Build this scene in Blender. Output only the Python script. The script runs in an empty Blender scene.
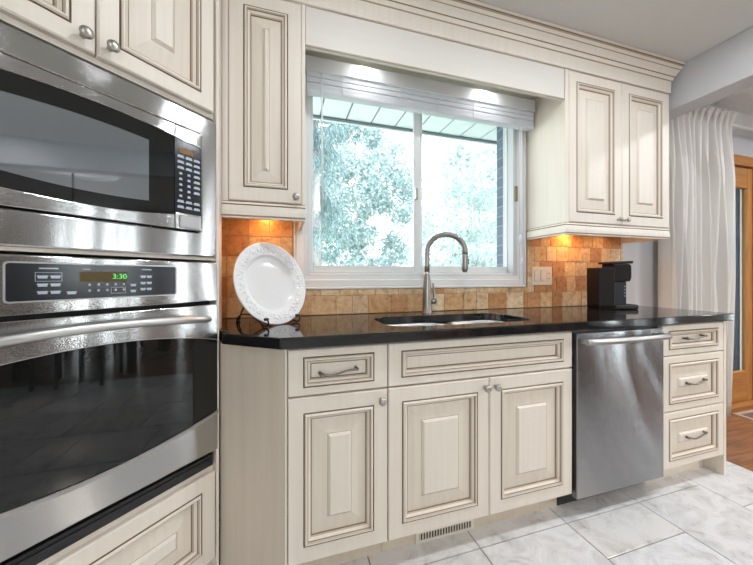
import bpy, bmesh, math, random
from mathutils import Vector, Matrix, noise as mnoise
random.seed(7)
PI = math.pi
C = bpy.context.scene.collection

# ------------------------------------------------------------------ materials
def mat(name, col, rough=.5, metal=0., spec=.5, **kw):
    m = bpy.data.materials.new(name); m.use_nodes = True
    b = m.node_tree.nodes['Principled BSDF']
    b.inputs['Base Color'].default_value = (*col, 1); b.inputs['Roughness'].default_value = rough
    b.inputs['Metallic'].default_value = metal; b.inputs['Specular IOR Level'].default_value = spec
    for k, v in kw.items(): b.inputs[k].default_value = v
    return m

def nodes(m): return m.node_tree.nodes, m.node_tree.links, m.node_tree.nodes['Principled BSDF']

def noise(m, scale=(1, 1, 1), sc=5., detail=4., coord='Object', rough=.5, dist=0.):
    N, L, b = nodes(m)
    tc = N.new('ShaderNodeTexCoord'); mp = N.new('ShaderNodeMapping'); nz = N.new('ShaderNodeTexNoise')
    mp.inputs['Scale'].default_value = scale
    nz.inputs['Scale'].default_value = sc; nz.inputs['Detail'].default_value = detail
    nz.inputs['Roughness'].default_value = rough; nz.inputs['Distortion'].default_value = dist
    L.new(tc.outputs[coord], mp.inputs['Vector']); L.new(mp.outputs[0], nz.inputs['Vector'])
    return nz

def ramp(m, src, stops):
    N, L, b = nodes(m)
    r = N.new('ShaderNodeValToRGB'); e = r.color_ramp.elements
    while len(e) < len(stops): e.new(.5)
    for el, (p, c) in zip(e, stops): el.position = p; el.color = (*c, 1)
    L.new(src, r.inputs[0]); return r

def mixc(m, fac, a, b_, mode='MIX'):
    N, L, b = nodes(m)
    x = N.new('ShaderNodeMix'); x.data_type = 'RGBA'; x.blend_type = mode
    if isinstance(fac, float): x.inputs[0].default_value = fac
    else: L.new(fac, x.inputs[0])
    for s, v in ((6, a), (7, b_)):
        if isinstance(v, tuple): x.inputs[s].default_value = (*v, 1)
        else: L.new(v, x.inputs[s])
    return x.outputs[2]

def bump(m, src, strength=.2, dist=.01):
    N, L, b = nodes(m)
    u = N.new('ShaderNodeBump'); u.inputs['Strength'].default_value = strength; u.inputs['Distance'].default_value = dist
    L.new(src, u.inputs['Height']); L.new(u.outputs[0], b.inputs['Normal'])

def base(m, out):
    N, L, b = nodes(m); L.new(out, b.inputs['Base Color'])

M = {}
# cream glazed cabinet paint: faint vertical brush streaks
def cream(name, c0, c1, scale=(55, 55, 2.2)):
    m = mat(name, c0, .42, spec=.35)
    n = noise(m, scale, 1., 5.)
    base(m, ramp(m, n.outputs[0], [(.3, c1), (.62, c0)]).outputs[0]); return m
M['paint'] = cream('cream_paint', (.765, .695, .615), (.735, .66, .575))
M['bevel'] = cream('cream_paint_bevel', (.745, .67, .585), (.695, .615, .525))
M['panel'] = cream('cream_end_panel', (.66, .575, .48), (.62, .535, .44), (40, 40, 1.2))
M['glaze'] = mat('brown_glaze', (.235, .158, .098), .5)
M['rubbed'] = mat('rubbed_glaze_paint', (.50, .415, .33), .45)
M['softglaze'] = mat('soft_brown_glaze', (.42, .32, .23), .5)
M['nickel'] = mat('brushed_nickel', (.46, .435, .40), .3, 1.)
M['faucet'] = mat('faucet_steel', (.33, .31, .285), .3, 1.)
M['pewter'] = mat('dark_pewter', (.21, .19, .165), .35, 1.)

def steel(name, col=(.56, .555, .55), rough=.09, smear=.55, wave=.012):
    """horizontally brushed sheet: fine vertical scatter of the normal smears reflections up and down"""
    m = mat(name, col, rough, 1.); N, L, b = nodes(m)
    n = noise(m, (260, 260, 2600), 1., 1.)
    lo = noise(m, (3., 3., 1.5), 1., 1.)
    def comb(x, y, z):
        c = N.new('ShaderNodeCombineXYZ')
        for i, v in enumerate((x, y, z)):
            if isinstance(v, float): c.inputs[i].default_value = v
            else: L.new(v, c.inputs[i])
        return c.outputs[0]
    def ma(src, off, k):
        q = N.new('ShaderNodeMath'); q.operation = 'SUBTRACT'; L.new(src, q.inputs[0]); q.inputs[1].default_value = off
        w_ = N.new('ShaderNodeMath'); w_.operation = 'MULTIPLY'; L.new(q.outputs[0], w_.inputs[0]); w_.inputs[1].default_value = k
        return w_.outputs[0]
    geo = N.new('ShaderNodeNewGeometry')
    ad = N.new('ShaderNodeVectorMath'); ad.operation = 'ADD'
    L.new(geo.outputs['Normal'], ad.inputs[0]); L.new(comb(ma(lo.outputs[0], .5, wave), ma(lo.outputs[0], .5, wave), ma(n.outputs[0], .5, smear)), ad.inputs[1])
    nm = N.new('ShaderNodeVectorMath'); nm.operation = 'NORMALIZE'; L.new(ad.outputs[0], nm.inputs[0])
    L.new(nm.outputs[0], b.inputs['Normal'])
    return m
M['steel_x'] = steel('stainless_dishwasher', (.31, .31, .315), .06, 1.5, .07)
M['steel_t'] = steel('stainless_oven', (.46, .456, .452), .09, .65, .04)
M['steel'] = mat('stainless_satin', (.42, .415, .41), .33, 1.)
M['handle'] = mat('satin_handle_steel', (.60, .595, .59), .36, 1.)
M['sinksteel'] = mat('sink_steel', (.66, .66, .67), .3, 1.)
M['blackglass'] = mat('black_oven_glass', (.008, .009, .009), .03, spec=.5)
M['mwglass'] = mat('grey_microwave_glass', (.035, .045, .055), .04, spec=1.)
M['mwmesh'] = mat('microwave_window_mesh', (.07, .09, .11), .03, spec=1., IOR=2.2)
M['ctrl'] = mat('control_panel_black', (.012, .013, .017), .15)
M['print'] = mat('panel_print', (.45, .50, .58), .5)
M['black'] = mat('black_plastic', (.012, .012, .013), .4)
M['blackmetal'] = mat('black_wrought_iron', (.012, .011, .011), .4)
M['coffee'] = mat('coffee_maker_black', (.012, .009, .009), .45, spec=.2)
M['coffeegrey'] = mat('coffee_maker_slate', (.03, .033, .04), .3, spec=.3)
M['dark'] = mat('dark_gap', (.01, .01, .01), .8)
def emis(name, col, s):
    m = mat(name, (0, 0, 0), .5); N, L, b = nodes(m)
    b.inputs['Emission Color'].default_value = (*col, 1); b.inputs['Emission Strength'].default_value = s; return m
M['green'] = emis('green_digits', (.12, 1., .25), 1.3)
M['amber'] = emis('amber_display', (.30, .20, .035), .28)
M['amber2'] = emis('amber_display_bright', (.55, .26, .04), .5)
M['lampglow'] = emis('lamp_glow', (1, .93, .82), 8.)

# granite
g = mat('black_granite', (.012, .012, .013), .07, spec=.6)
n = noise(g, (1, 1, 1), 420., 3.)
base(g, ramp(g, n.outputs[0], [(.60, (.010, .010, .011)), (.74, (.055, .05, .048))]).outputs[0]); M['granite'] = g

# travertine
t = mat('tumbled_travertine', (.6, .42, .26), .55, spec=.3)
N, L, b = nodes(t)
geo = N.new('ShaderNodeNewGeometry')
r1 = ramp(t, geo.outputs['Random Per Island'], [(0, (.46, .235, .11)), (.25, (.58, .35, .18)), (.5, (.66, .48, .29)), (.75, (.72, .58, .40)), (1, (.54, .37, .22))])
n1 = noise(t, (1, 1, 1), 34., 7., rough=.72, dist=.15)
r2 = ramp(t, n1.outputs[0], [(.30, (.40, .27, .17)), (.46, (.88, .82, .74)), (.58, (1.0, .98, .95)), (.70, (1.3, 1.32, 1.3))])
base(t, mixc(t, .85, r1.outputs[0], r2.outputs[0], 'MULTIPLY'))
bump(t, n1.outputs[0], .35, .006); M['trav'] = t
M['grout'] = mat('beige_grout', (.50, .40, .29), .8)

# floor tiles
f = mat('marble_floor_tile', (.6, .6, .6), .22, spec=.45)
N, L, b = nodes(f)
geo = N.new('ShaderNodeNewGeometry')
r1 = ramp(f, geo.outputs['Random Per Island'], [(0, (.68, .675, .685)), (.5, (.765, .765, .785)), (1, (.72, .705, .695))])
n1 = noise(f, (1, 1.3, 1), 8., 9., rough=.68, dist=.7)
r2 = ramp(f, n1.outputs[0], [(.30, (.52, .50, .49)), (.42, (.86, .85, .845)), (.56, (1.04, 1.04, 1.04))])
base(f, mixc(f, .9, r1.outputs[0], r2.outputs[0], 'MULTIPLY')); M['tile'] = f
M['floorgrout'] = mat('grey_floor_grout', (.30, .28, .26), .8)

def wood(name, c0, c1, scale, rough=.35, sc=1.):
    m = mat(name, c0, rough, spec=.4); n = noise(m, scale, sc, 6., dist=.8)
    base(m, ramp(m, n.outputs[0], [(.35, c1), (.65, c0)]).outputs[0]); return m
M['oak'] = wood('honey_oak', (.56, .26, .075), (.42, .17, .045), (30, 30, 2.5))
M['oakh'] = wood('honey_oak_rail', (.54, .245, .07), (.40, .16, .042), (2.5, 30, 30))
wf = wood('hardwood_floor', (.34, .155, .075), (.22, .09, .042), (3, 28, 3), .22)
M['woodfloor'] = wf
M['darkwood'] = wood('dark_walnut', (.05, .025, .014), (.03, .015, .009), (20, 20, 2), .35)
M['wall'] = mat('grey_wall_paint', (.57, .57, .59), .7, spec=.2)
M['wallwarm'] = mat('cream_wall_paint', (.62, .58, .52), .7, spec=.2)
M['ceil'] = mat('ceiling_paint', (.66, .65, .625), .8, spec=.2)
cs = mat('stippled_ceiling', (.78, .78, .77), .85, spec=.2); n = noise(cs, (1, 1, 1), 60., 5.)
bump(cs, n.outputs[0], .9, .02); M['ceilstip'] = cs
M['white'] = mat('white_trim_paint', (.70, .70, .69), .4)
M['vinyl'] = mat('white_vinyl', (.66, .675, .67), .35)
M['valance'] = cream('valance_paint', (.70, .665, .62), (.685, .65, .60), (2, 30, 30))
M['blind'] = mat('white_blind_vinyl', (.84, .84, .87), .35)
def translucent(m, col, k):
    N, L, b = nodes(m); tr = N.new('ShaderNodeBsdfTranslucent'); tr.inputs[0].default_value = (*col, 1)
    ms = N.new('ShaderNodeMixShader'); ms.inputs[0].default_value = k
    L.new(b.outputs[0], ms.inputs[1]); L.new(tr.outputs[0], ms.inputs[2]); L.new(ms.outputs[0], N['Material Output'].inputs[0])
translucent(M['blind'], (.85, .85, .9), .35)
M['headrail'] = mat('satin_headrail', (.74, .75, .78), .32, .1)
M['porcelain'] = mat('white_porcelain', (.83, .81, .81), .12, spec=.6)
M['plasticwhite'] = mat('almond_plastic', (.74, .69, .60), .35)
M['slate'] = mat('slate_paint', (.07, .09, .12), .5)
M['slot'] = mat('dark_slot', (.05, .04, .03), .7)
M['bronze'] = mat('bronze_latch', (.22, .17, .11), .4, .7)
M['mat'] = wood('woven_door_mat', (.20, .11, .10), (.14, .075, .07), (90, 90, 90), .9)
M['matedge'] = mat('mat_border', (.50, .36, .24), .9)
# curtain: woven linen that lets some light through
cu = mat('linen_curtain', (.87, .835, .80), .8, spec=.15)
N, L, b = nodes(cu)
tr = N.new('ShaderNodeBsdfTranslucent'); tr.inputs[0].default_value = (.82, .80, .78, 1)
ms = N.new('ShaderNodeMixShader'); ms.inputs[0].default_value = .35
out = N['Material Output']
L.new(b.outputs[0], ms.inputs[1]); L.new(tr.outputs[0], ms.inputs[2]); L.new(ms.outputs[0], out.inputs[0])
M['curtain'] = cu
# clear glass (thin pane)
gl = bpy.data.materials.new('window_glass'); gl.use_nodes = True
N, L = gl.node_tree.nodes, gl.node_tree.links
N.remove(N['Principled BSDF'])
tp = N.new('ShaderNodeBsdfTransparent'); tp.inputs[0].default_value = (.96, .98, .98, 1)
gs = N.new('ShaderNodeBsdfGlossy'); gs.inputs['Roughness'].default_value = .02
ms = N.new('ShaderNodeMixShader'); ms.inputs[0].default_value = .03
L.new(tp.outputs[0], ms.inputs[1]); L.new(gs.outputs[0], ms.inputs[2]); L.new(ms.outputs[0], N['Material Output'].inputs[0])
M['glass'] = gl
# outside
def leafmat(name, cols):
    m = mat(name, cols[0], .5, spec=.3); N, L, b = nodes(m)
    geo = N.new('ShaderNodeNewGeometry')
    r = ramp(m, geo.outputs['Random Per Island'], [(i/(len(cols)-1), c) for i, c in enumerate(cols)])
    base(m, r.outputs[0])
    tr = N.new('ShaderNodeBsdfTranslucent'); L.new(r.outputs[0], tr.inputs[0])
    ms = N.new('ShaderNodeMixShader'); ms.inputs[0].default_value = .4
    L.new(b.outputs[0], ms.inputs[1]); L.new(tr.outputs[0], ms.inputs[2]); L.new(ms.outputs[0], N['Material Output'].inputs[0])
    return m
M['needle'] = leafmat('blue_green_needles', [(.13, .21, .22), (.24, .34, .35), (.42, .52, .53)])
M['leaf'] = leafmat('pale_green_leaves', [(.25, .35, .355), (.45, .545, .55), (.68, .75, .755)])
M['leaf2'] = leafmat('light_leaves', [(.36, .47, .46), (.60, .69, .68), (.82, .87, .865)])
M['bark'] = mat('bark', (.55, .48, .47), .9)
M['lawn'] = wood('lawn', (.60, .68, .58), (.52, .60, .50), (9, 9, 9), .9)
M['soffit'] = mat('white_soffit_metal', (.88, .89, .89), .4)
M['seam'] = mat('soffit_seam', (.16, .18, .19), .6)
br = mat('slate_brick', (.2, .22, .26), .85, spec=.2)
N, L, b = nodes(br)
tc = N.new('ShaderNodeTexCoord'); mp = N.new('ShaderNodeMapping'); bk = N.new('ShaderNodeTexBrick')
mp.inputs['Rotation'].default_value = (PI/2, 0, 0)
L.new(tc.outputs['Object'], mp.inputs[0]); L.new(mp.outputs[0], bk.inputs[0])
bk.inputs['Color1'].default_value = (.10, .13, .18, 1); bk.inputs['Color2'].default_value = (.16, .19, .25, 1); bk.inputs['Mortar'].default_value = (.24, .27, .31, 1)
bk.inputs['Scale'].default_value = 1.; bk.inputs['Brick Width'].default_value = .2; bk.inputs['Row Height'].default_value = .067; bk.inputs['Mortar Size'].default_value = .005
base(br, bk.outputs[0]); M['brick'] = br

# ------------------------------------------------------------------ mesh helpers
def box(bm, x0, x1, y0, y1, z0, z1, mi=0, bev=0., seg=2):
    vs = [bm.verts.new((x, y, z)) for z in (z0, z1) for y in (y0, y1) for x in (x0, x1)]
    fs = []
    for q in ((0, 2, 3, 1), (4, 5, 7, 6), (0, 1, 5, 4), (2, 6, 7, 3), (0, 4, 6, 2), (1, 3, 7, 5)):
        fc = bm.faces.new([vs[i] for i in q]); fc.material_index = mi; fs.append(fc)
    if bev > 0:
        es = list({e for fc in fs for e in fc.edges})
        bmesh.ops.bevel(bm, geom=es, offset=bev, segments=seg, profile=.5, affect='EDGES', clamp_overlap=True, material=-1)
    return bm

def obox(bm, c, ax, ay, az, mi=0):
    """box from centre and half axis vectors"""
    c = Vector(c); ax, ay, az = Vector(ax), Vector(ay), Vector(az)
    vs = [bm.verts.new(c + i*ax + j*ay + k*az) for k in (-1, 1) for j in (-1, 1) for i in (-1, 1)]
    for q in ((0, 2, 3, 1), (4, 5, 7, 6), (0, 1, 5, 4), (2, 6, 7, 3), (0, 4, 6, 2), (1, 3, 7, 5)):
        bm.faces.new([vs[i] for i in q]).material_index = mi
    return bm

def tube(bm, pts, r, n=10, mi=0, cap=True, flat=None):
    """sweep a round section along a polyline; r may be a list; flat=(a,b) scales the section"""
    pts = [Vector(p) for p in pts]; k = len(pts)
    rs = r if isinstance(r, (list, tuple)) else [r]*k
    rings = []; prev = None
    for i, p in enumerate(pts):
        d = (pts[min(i+1, k-1)] - pts[max(i-1, 0)]).normalized()
        if prev is None:
            u = d.cross(Vector((0, 0, 1)))
            if u.length < 1e-3: u = d.cross(Vector((0, 1, 0)))
        else: u = prev - d*prev.dot(d)
        u.normalize(); prev = u; w = d.cross(u)
        fa, fb = flat or (1, 1)
        rings.append([bm.verts.new(p + rs[i]*(fa*u*math.cos(2*PI*j/n) + fb*w*math.sin(2*PI*j/n))) for j in range(n)])
    for a, c in zip(rings, rings[1:]):
        for j in range(n):
            fc = bm.faces.new((a[j], a[(j+1) % n], c[(j+1) % n], c[j])); fc.material_index = mi; fc.smooth = True
    if cap:
        bm.faces.new(rings[0][::-1]).material_index = mi; bm.faces.new(rings[-1]).material_index = mi
    return bm

def lathe(bm, prof, mtx, n=24, mi=0, smooth=True):
    """revolve (r, h) about local z, placed by mtx"""
    rings = []
    for r, h in prof:
        if r < 1e-6: rings.append([bm.verts.new(mtx @ Vector((0, 0, h)))])
        else: rings.append([bm.verts.new(mtx @ Vector((r*math.cos(2*PI*j/n), r*math.sin(2*PI*j/n), h))) for j in range(n)])
    for a, c in zip(rings, rings[1:]):
        for j in range(n):
            q = [a[j % len(a)], a[(j+1) % len(a)], c[(j+1) % len(c)], c[j % len(c)]]
            q = list(dict.fromkeys(q))
            if len(q) > 2:
                fc = bm.faces.new(q); fc.smooth = smooth; fc.material_index = mi
    return bm

def prism(bm, poly, y0, y1, mi=0, axis='y'):
    """extrude a 2-D outline (x,z) between y0 and y1"""
    def P(a, c, h): return (a, h, c) if axis == 'y' else ((h, a, c) if axis == 'x' else (a, c, h))
    A = [bm.verts.new(P(a, c, y0)) for a, c in poly]; B = [bm.verts.new(P(a, c, y1)) for a, c in poly]
    k = len(poly)
    bm.faces.new(A).material_index = mi; bm.faces.new(B[::-1]).material_index = mi
    for i in range(k):
        bm.faces.new((A[i], B[i], B[(i+1) % k], A[(i+1) % k])).material_index = mi
    return bm

def link(name, bm, mats, parent=None, local=False, bevel=0.):
    bmesh.ops.recalc_face_normals(bm, faces=bm.faces)
    me = bpy.data.meshes.new(name)
    o = bpy.data.objects.new(name, me); C.objects.link(o)
    if parent is not None:
        o.parent = parent
        if not local:
            bm.transform(world_of(parent).inverted())
    bm.to_mesh(me); bm.free()
    for m in (mats if isinstance(mats, (list, tuple)) else [mats]): me.materials.append(M[m])
    if bevel:
        md = o.modifiers.new('bevel', 'BEVEL'); md.width = bevel; md.segments = 2; md.limit_method = 'ANGLE'; md.angle_limit = .6
    return o

def world_of(o):
    m = Matrix.Translation(o.location) @ o.rotation_euler.to_matrix().to_4x4()
    return world_of(o.parent) @ m if o.parent else m

def BM(): return bmesh.new()

def thing(name, label, cat, loc=(0, 0, 0), rz=0., group=None):
    o = bpy.data.objects.new(name, None); C.objects.link(o); o.empty_display_size = .05
    o.location = loc; o.rotation_euler = (0, 0, rz); o['label'] = label; o['category'] = cat
    if group: o['group'] = group
    return o

def tag(o, label, cat, group=None):
    o['label'] = label; o['category'] = cat
    if group: o['group'] = group
    return o

def struct(o): o['kind'] = 'structure'; return o

def dup(root, loc, label=None):
    r = root.copy(); C.objects.link(r); r.location = loc
    if label: r['label'] = label
    for ch in list(root.children):
        c = ch.copy(); C.objects.link(c); c.parent = r
        for gch in list(ch.children):
            d = gch.copy(); C.objects.link(d); d.parent = c
    return r

# raised-panel front. returns a bmesh: material 0 paint, 1 glaze, 2 bevel, 3 soft glaze
def front(x0, x1, z0, z1, y, sx, sz, raised=.055, th=.0203):
    rings = [(0, 0, .004, 0), (.004, .004, 0, 0), (sx, sz, 0, 1)]
    for d, h, mi in ((.0028, .0035, 1), (.005, -.001, 0), (.0085, -.006, 0), (.0125, -.006, 4), (.016, -.001, 1), (.0175, .002, 0), (.0245, .009, 4), (.0275, .013, 1), (.0305, .0165, 2)):
        rings.append((sx+d, sz+d, h, mi))
    if raised:
        rings.append((sx+.0305+raised, sz+.0305+raised, .0085, 3)); rings.append((sx+.0325+raised, sz+.0325+raised, .0085, 0)); rings.append((sx+.0405+raised, sz+.0405+raised, .000, 0))
    bm = BM(); prev = None
    def ring(dx, dz, h): return [bm.verts.new((a, y+h, c)) for a, c in ((x0+dx, z0+dz), (x1-dx, z0+dz), (x1-dx, z1-dz), (x0+dx, z1-dz))]
    back = ring(0, 0, th); bm.faces.new(back[::-1]); prev = back; pm = 0
    for dx, dz, h, mi in rings:
        r = ring(dx, dz, h)
        for i in range(4): bm.faces.new((prev[i], prev[(i+1) % 4], r[(i+1) % 4], r[i])).material_index = pm
        prev, pm = r, mi
    bm.faces.new(prev).material_index = 0
    return bm
FM = ['paint', 'glaze', 'bevel', 'softglaze', 'rubbed']

def knob_bm(x, y, z):
    m = Matrix.Translation((x, y, z)) @ Matrix.Rotation(PI/2, 4, 'X')
    return lathe(BM(), [(0, -.004), (.0075, -.004), (.006, .004), (.005, .012), (.0075, .016), (.0135, .019), (.0155, .023), (.0145, .028), (.009, .032), (0, .033)], m, 20)

def pull_bm(x, y, z, w=.14):
    bm = BM(); pts = []; rs = []
    for i in range(21):
        s = i/20*2-1
        pts.append((x+s*w/2, y-.024+.020*abs(s)**6, z+.006*math.sin(s*PI*.95)-.004*(1-s*s)+.002)); rs.append(.0042+.0022*abs(s)**3)
    tube(bm, pts, rs, 8, flat=(1, .8))
    for s in (-1, 1): tube(bm, [(x+s*w*.47, y-.018, z+.005*s), (x+s*w*.47, y+.012, z+.005*s)], .006, 8)
    return bm

def text_bm(s, size, mtx, ext=.0004):
    cu = bpy.data.curves.new('t', 'FONT'); cu.body = s; cu.size = size; cu.extrude = ext; cu.align_x = 'CENTER'; cu.align_y = 'CENTER'
    o = bpy.data.objects.new('t', cu); C.objects.link(o)
    dg = bpy.context.evaluated_depsgraph_get(); me = bpy.data.meshes.new_from_object(o.evaluated_get(dg))
    bm = BM(); bm.from_mesh(me); bm.transform(mtx)
    bpy.data.objects.remove(o); bpy.data.curves.remove(cu); bpy.data.meshes.remove(me)
    return bm

# ------------------------------------------------------------------ key dimensions
YF, YU, YW = 1.1253, 1.3953, 1.70         # base fronts, wall cabinet fronts, back wall
ZC = 2.49                                   # ceiling
CAMZ = 1.1252

# ------------------------------------------------------------------ setting
XL, XR, YB = -1.05, 6.2, -3.6
bm = BM(); box(bm, XL-.3, 2.60, YB, YW+.02, -.06, -.004, 1)
cols = [.785+.457*k for k in range(-6, 4)] + [2.60]
lo = XL-.3
for k, xe in enumerate(cols):
    if xe <= lo: continue
    br_ = [1.66, 1.115, .62, .16, -.03, -.49, -.95, -1.14, -1.6, -2.05, -2.5, -3., YB] if k % 2 else [1.66, 1.115, .658, .47, 0., -.2, -.66, -1.12, -1.31, -1.77, -2.2, -2.6, YB]
    if abs(xe-1.699) < .02: br_ = [1.66, 1.115, .926, .47, 0., -.2, -.7, -1.2, -1.6, -2.1, -2.6, YB]
    if xe > 2.5: br_ = [1.66, 1.25, .946, .50, .05, -.4, -.86, -1.3, -1.75, -2.2, -2.7, YB]
    for a, c in zip(br_, br_[1:]):
        box(bm, lo+.0026, xe-.0026, c+.0026, a-.0026, -.03, 0, 0, .0012, 1)
    lo = xe
struct(link('floor', bm, ['tile', 'floorgrout']))
bm = BM()
yy = YB
while yy < YW:
    box(bm, 2.603, XR, yy+.0006, yy+.0894, -.03, 0, 0); yy += .09
box(bm, 2.6, XR, YB, YW+.02, -.06, -.01)
struct(link('floor_dining', bm, 'woodfloor'))
struct(link('ceiling', box(BM(), XL-.3, 2.5, YB, YW+.1, ZC, ZC+.1), 'ceil'))
struct(link('ceiling_dining', box(BM(), 2.5, XR+.1, YB, YW+.1, ZC, ZC+.1), 'ceilstip'))
bm = box(BM(), 2.455, 2.61, YB, YW, 2.225, ZC)
struct(link('trim_1', bm, 'wall', bevel=.003))                # dropped beam between kitchen and dining room
# back wall with the window and the door openings
WX0, WX1, WZ0, WZ1 = .125, 1.447, 1.13, 2.245
DX0, DX1, DZ1 = 2.98, 4.02, 2.09
bm = BM()
for x0, x1, z0, z1 in ((XL-.3, WX0, 0, ZC), (WX0, WX1, 0, WZ0), (WX0, WX1, WZ1, ZC), (WX1, DX0, 0, ZC), (DX0, DX1, DZ1, ZC), (DX1, XR, 0, ZC)):
    box(bm, x0, x1, YW, YW+.10, z0, z1)
struct(link('wall_back', bm, 'wall'))
bm = BM()
for x0, x1, z0, z1 in ((XL-.4, WX0-.02, -.3, 2.5), (WX0-.02, WX1, -.3, WZ0-.02), (WX0-.02, WX1, WZ1+.03, 2.5), (WX1, DX0, -.3, 2.5), (DX0, DX1, DZ1, 2.5), (DX1, XR+.1, -.3, 2.5)):
    box(bm, x0, x1, YW+.10, YW+.165, z0, z1)
struct(link('wall_exterior', bm, 'brick'))
struct(link('wall_left', box(BM(), XL-.1, XL, YB, YW, 0, ZC), 'wallwarm'))
# unseen rear and right walls; window openings added for daylight and steel reflections
bm = BM()
for x0, x1, z0, z1 in ((XL-.1, -.95, 0, ZC), (-.95, .45, 0, .95), (-.95, .45, 2.15, ZC), (.45, XR, 0, ZC)):
    box(bm, x0, x1, YB-.1, YB, z0, z1)
struct(link('wall_rear', bm, 'wallwarm'))
bm = BM()
streak_slits = [(-2.80, -2.68), (-2.52, -2.26), (-1.96, -1.80), (-1.66, -1.56), (-1.46, -1.36), (-.68, -.56), (-.22, -.10)]  # narrow openings invented to throw bright streaks onto the brushed steel
lo = YB
for y0, y1 in streak_slits+[(YW+.1, 0)]:
    box(bm, XR, XR+.1, lo, y0, 0, ZC); lo = y1
for y0, y1 in streak_slits:
    box(bm, XR, XR+.1, y0, y1, 0, .15); box(bm, XR, XR+.1, y0, y1, 2.3, ZC)
struct(link('wall_right', bm, 'wall'))
def simple_window(name, rects, axis):
    w = thing(name, 'n', 'n'); del w['label']; del w['category']; struct(w)
    for i, (a0, a1, z0, z1, d0, d1) in enumerate(rects):
        bm = BM()
        for p0, p1, q0, q1 in ((a0, a0+.015, z0, z1), (a1-.015, a1, z0, z1), (a0+.015, a1-.015, z0, z0+.05), (a0+.015, a1-.015, z1-.05, z1)):
            if axis == 'x': box(bm, p0, p1, d0, d1, q0, q1)
            else: box(bm, d0, d1, p0, p1, q0, q1)
        link('sash', bm, 'vinyl', w)
        bm = BM(); dm = (d0+d1)/2
        if axis == 'x': box(bm, a0+.015, a1-.015, dm-.002, dm+.002, z0+.05, z1-.05)
        else: box(bm, dm-.002, dm+.002, a0+.015, a1-.015, z0+.05, z1-.05)
        link('pane', bm, 'glass', w)
    return w
simple_window('added_window_2', [(-.95, -.25, .95, 2.15, YB-.08, YB-.02), (-.25, .45, .95, 2.15, YB-.08, YB-.02)], 'x')  # unseen rear window, added to bring in light
simple_window('added_window_3', [(y0, y1, .15, 2.3, XR+.02, XR+.08) for y0, y1 in streak_slits], 'y')

# backsplash of tumbled travertine
bm = BM()
def tiles(x0, x1, z0, z1, widths, seed):
    rnd = random.Random(seed); z = z0; row = 0
    while z < z1-.004:
        zt = min(z+.102, z1); x = x0-(.05 if row % 2 else 0)
        while x < x1-.004:
            w = rnd.choice(widths); xe = min(x+w, x1)
            if x1-xe < .02: xe = x1
            xs = max(x, x0)
            if xe-xs > .006: box(bm, xs+.0012, xe-.0012, YW-.016-rnd.random()*.0012, YW-.004, z+.0012, zt-.0012, 0, .0018, 1)
            x = xe
        z = zt; row += 1
tiles(-.62, .052, .919, 1.43, (.102, .152), 3)
tiles(.052, 1.548, .919, 1.0565, (.102, .135, .09), 5)
tiles(1.548, 2.408, .919, 1.43, (.102, .102, .085), 9)
for x0, x1, z1 in ((-.62, .052, 1.43), (.052, 1.548, 1.0565), (1.548, 2.408, 1.43)):
    box(bm, x0, x1, YW-.0125, YW-.0005, .919, z1, 1)
struct(link('backsplash', bm, ['trav', 'grout']))
# crown moulding along the wall cabinets and the valance
prof = [(0, 2.314, 0), (.003, 2.318, 0), (.004, 2.386, 3), (.009, 2.390, 0), (.013, 2.404, 0), (.015, 2.409, 1), (.019, 2.412, 0), (.024, 2.428, 0), (.032, 2.441, 0), (.035, 2.446, 3), (.039, 2.449, 0), (.045, 2.464, 3), (.049, 2.469, 1), (.053, 2.473, 0), (.055, 2.488, 0)]
bm = BM(); rings = []
for p, z, mi in prof:
    rings.append([bm.verts.new(v) for v in ((-.30, YU-.004-p, z), (2.409+p, YU-.004-p, z), (2.409+p, YW-.001, z))])
for (p, z, mi), a, c in zip(prof, rings, rings[1:]):
    for i in range(2): bm.faces.new((a[i], a[i+1], c[i+1], c[i])).material_index = mi
bk_ = [[bm.verts.new(v) for v in ((-.30, YU+.02, z), (2.395, YU+.02, z), (2.395, YW-.001, z))] for z in (2.314, 2.488)]
for i in range(2):
    bm.faces.new((rings[0][i], rings[0][i+1], bk_[0][i+1], bk_[0][i])); bm.faces.new((rings[-1][i], rings[-1][i+1], bk_[1][i+1], bk_[1][i]))
    bm.faces.new((bk_[0][i], bk_[0][i+1], bk_[1][i+1], bk_[1][i]))
struct(link('trim_2', bm, FM))
# dining crown
bm = prism(BM(), [(YW-.001, 2.40), (YW-.02, 2.405), (YW-.03, 2.43), (YW-.07, 2.475), (YW-.08, 2.489), (YW-.001, 2.489)], 2.612, XR, 0, 'x')
struct(link('trim_3', bm, 'white'))

# ------------------------------------------------------------------ window
w = thing('window_1', 'x', 'x'); del w['label']; del w['category']; struct(w); w.location = (.8, YW, 1.06)
bm = BM()
for x0, x1, z0, z1 in ((.066, .108, 1.070, 2.255), (1.486, 1.517, 1.070, 2.255), (.108, 1.486, 1.070, 1.108)):
    box(bm, x0, x1, YW-.014, YW-.001, z0, z1, 0, .003, 1)
for x0, x1, z0, z1 in ((.108, .128, 1.108, 2.255), (1.472, 1.486, 1.108, 2.255), (.128, 1.472, 1.108, 1.131), (.128, 1.472, 2.243, 2.255)):
    box(bm, x0, x1, YW-.005, YW-.001, z0, z1)
for x0, x1, z0, z1 in ((.055, 1.528, 1.056, 1.070), (.055, .066, 1.070, 2.25), (1.517, 1.528, 1.070, 2.25)):
    box(bm, x0, x1, YW-.022, YW-.001, z0, z1, 0, .004, 2)
link('casing', bm, 'white', w)
bm = BM()
for x0, x1, z0, z1 in ((.128, .142, 1.131, 2.243), (1.455, 1.472, 1.131, 2.243), (.142, 1.455, 1.131, 1.146), (.142, 1.455, 2.232, 2.243)):
    box(bm, x0, x1, YW+.004, YW+.09, z0, z1, 0, .002, 1)
link('frame', bm, 'white', w)
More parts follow.
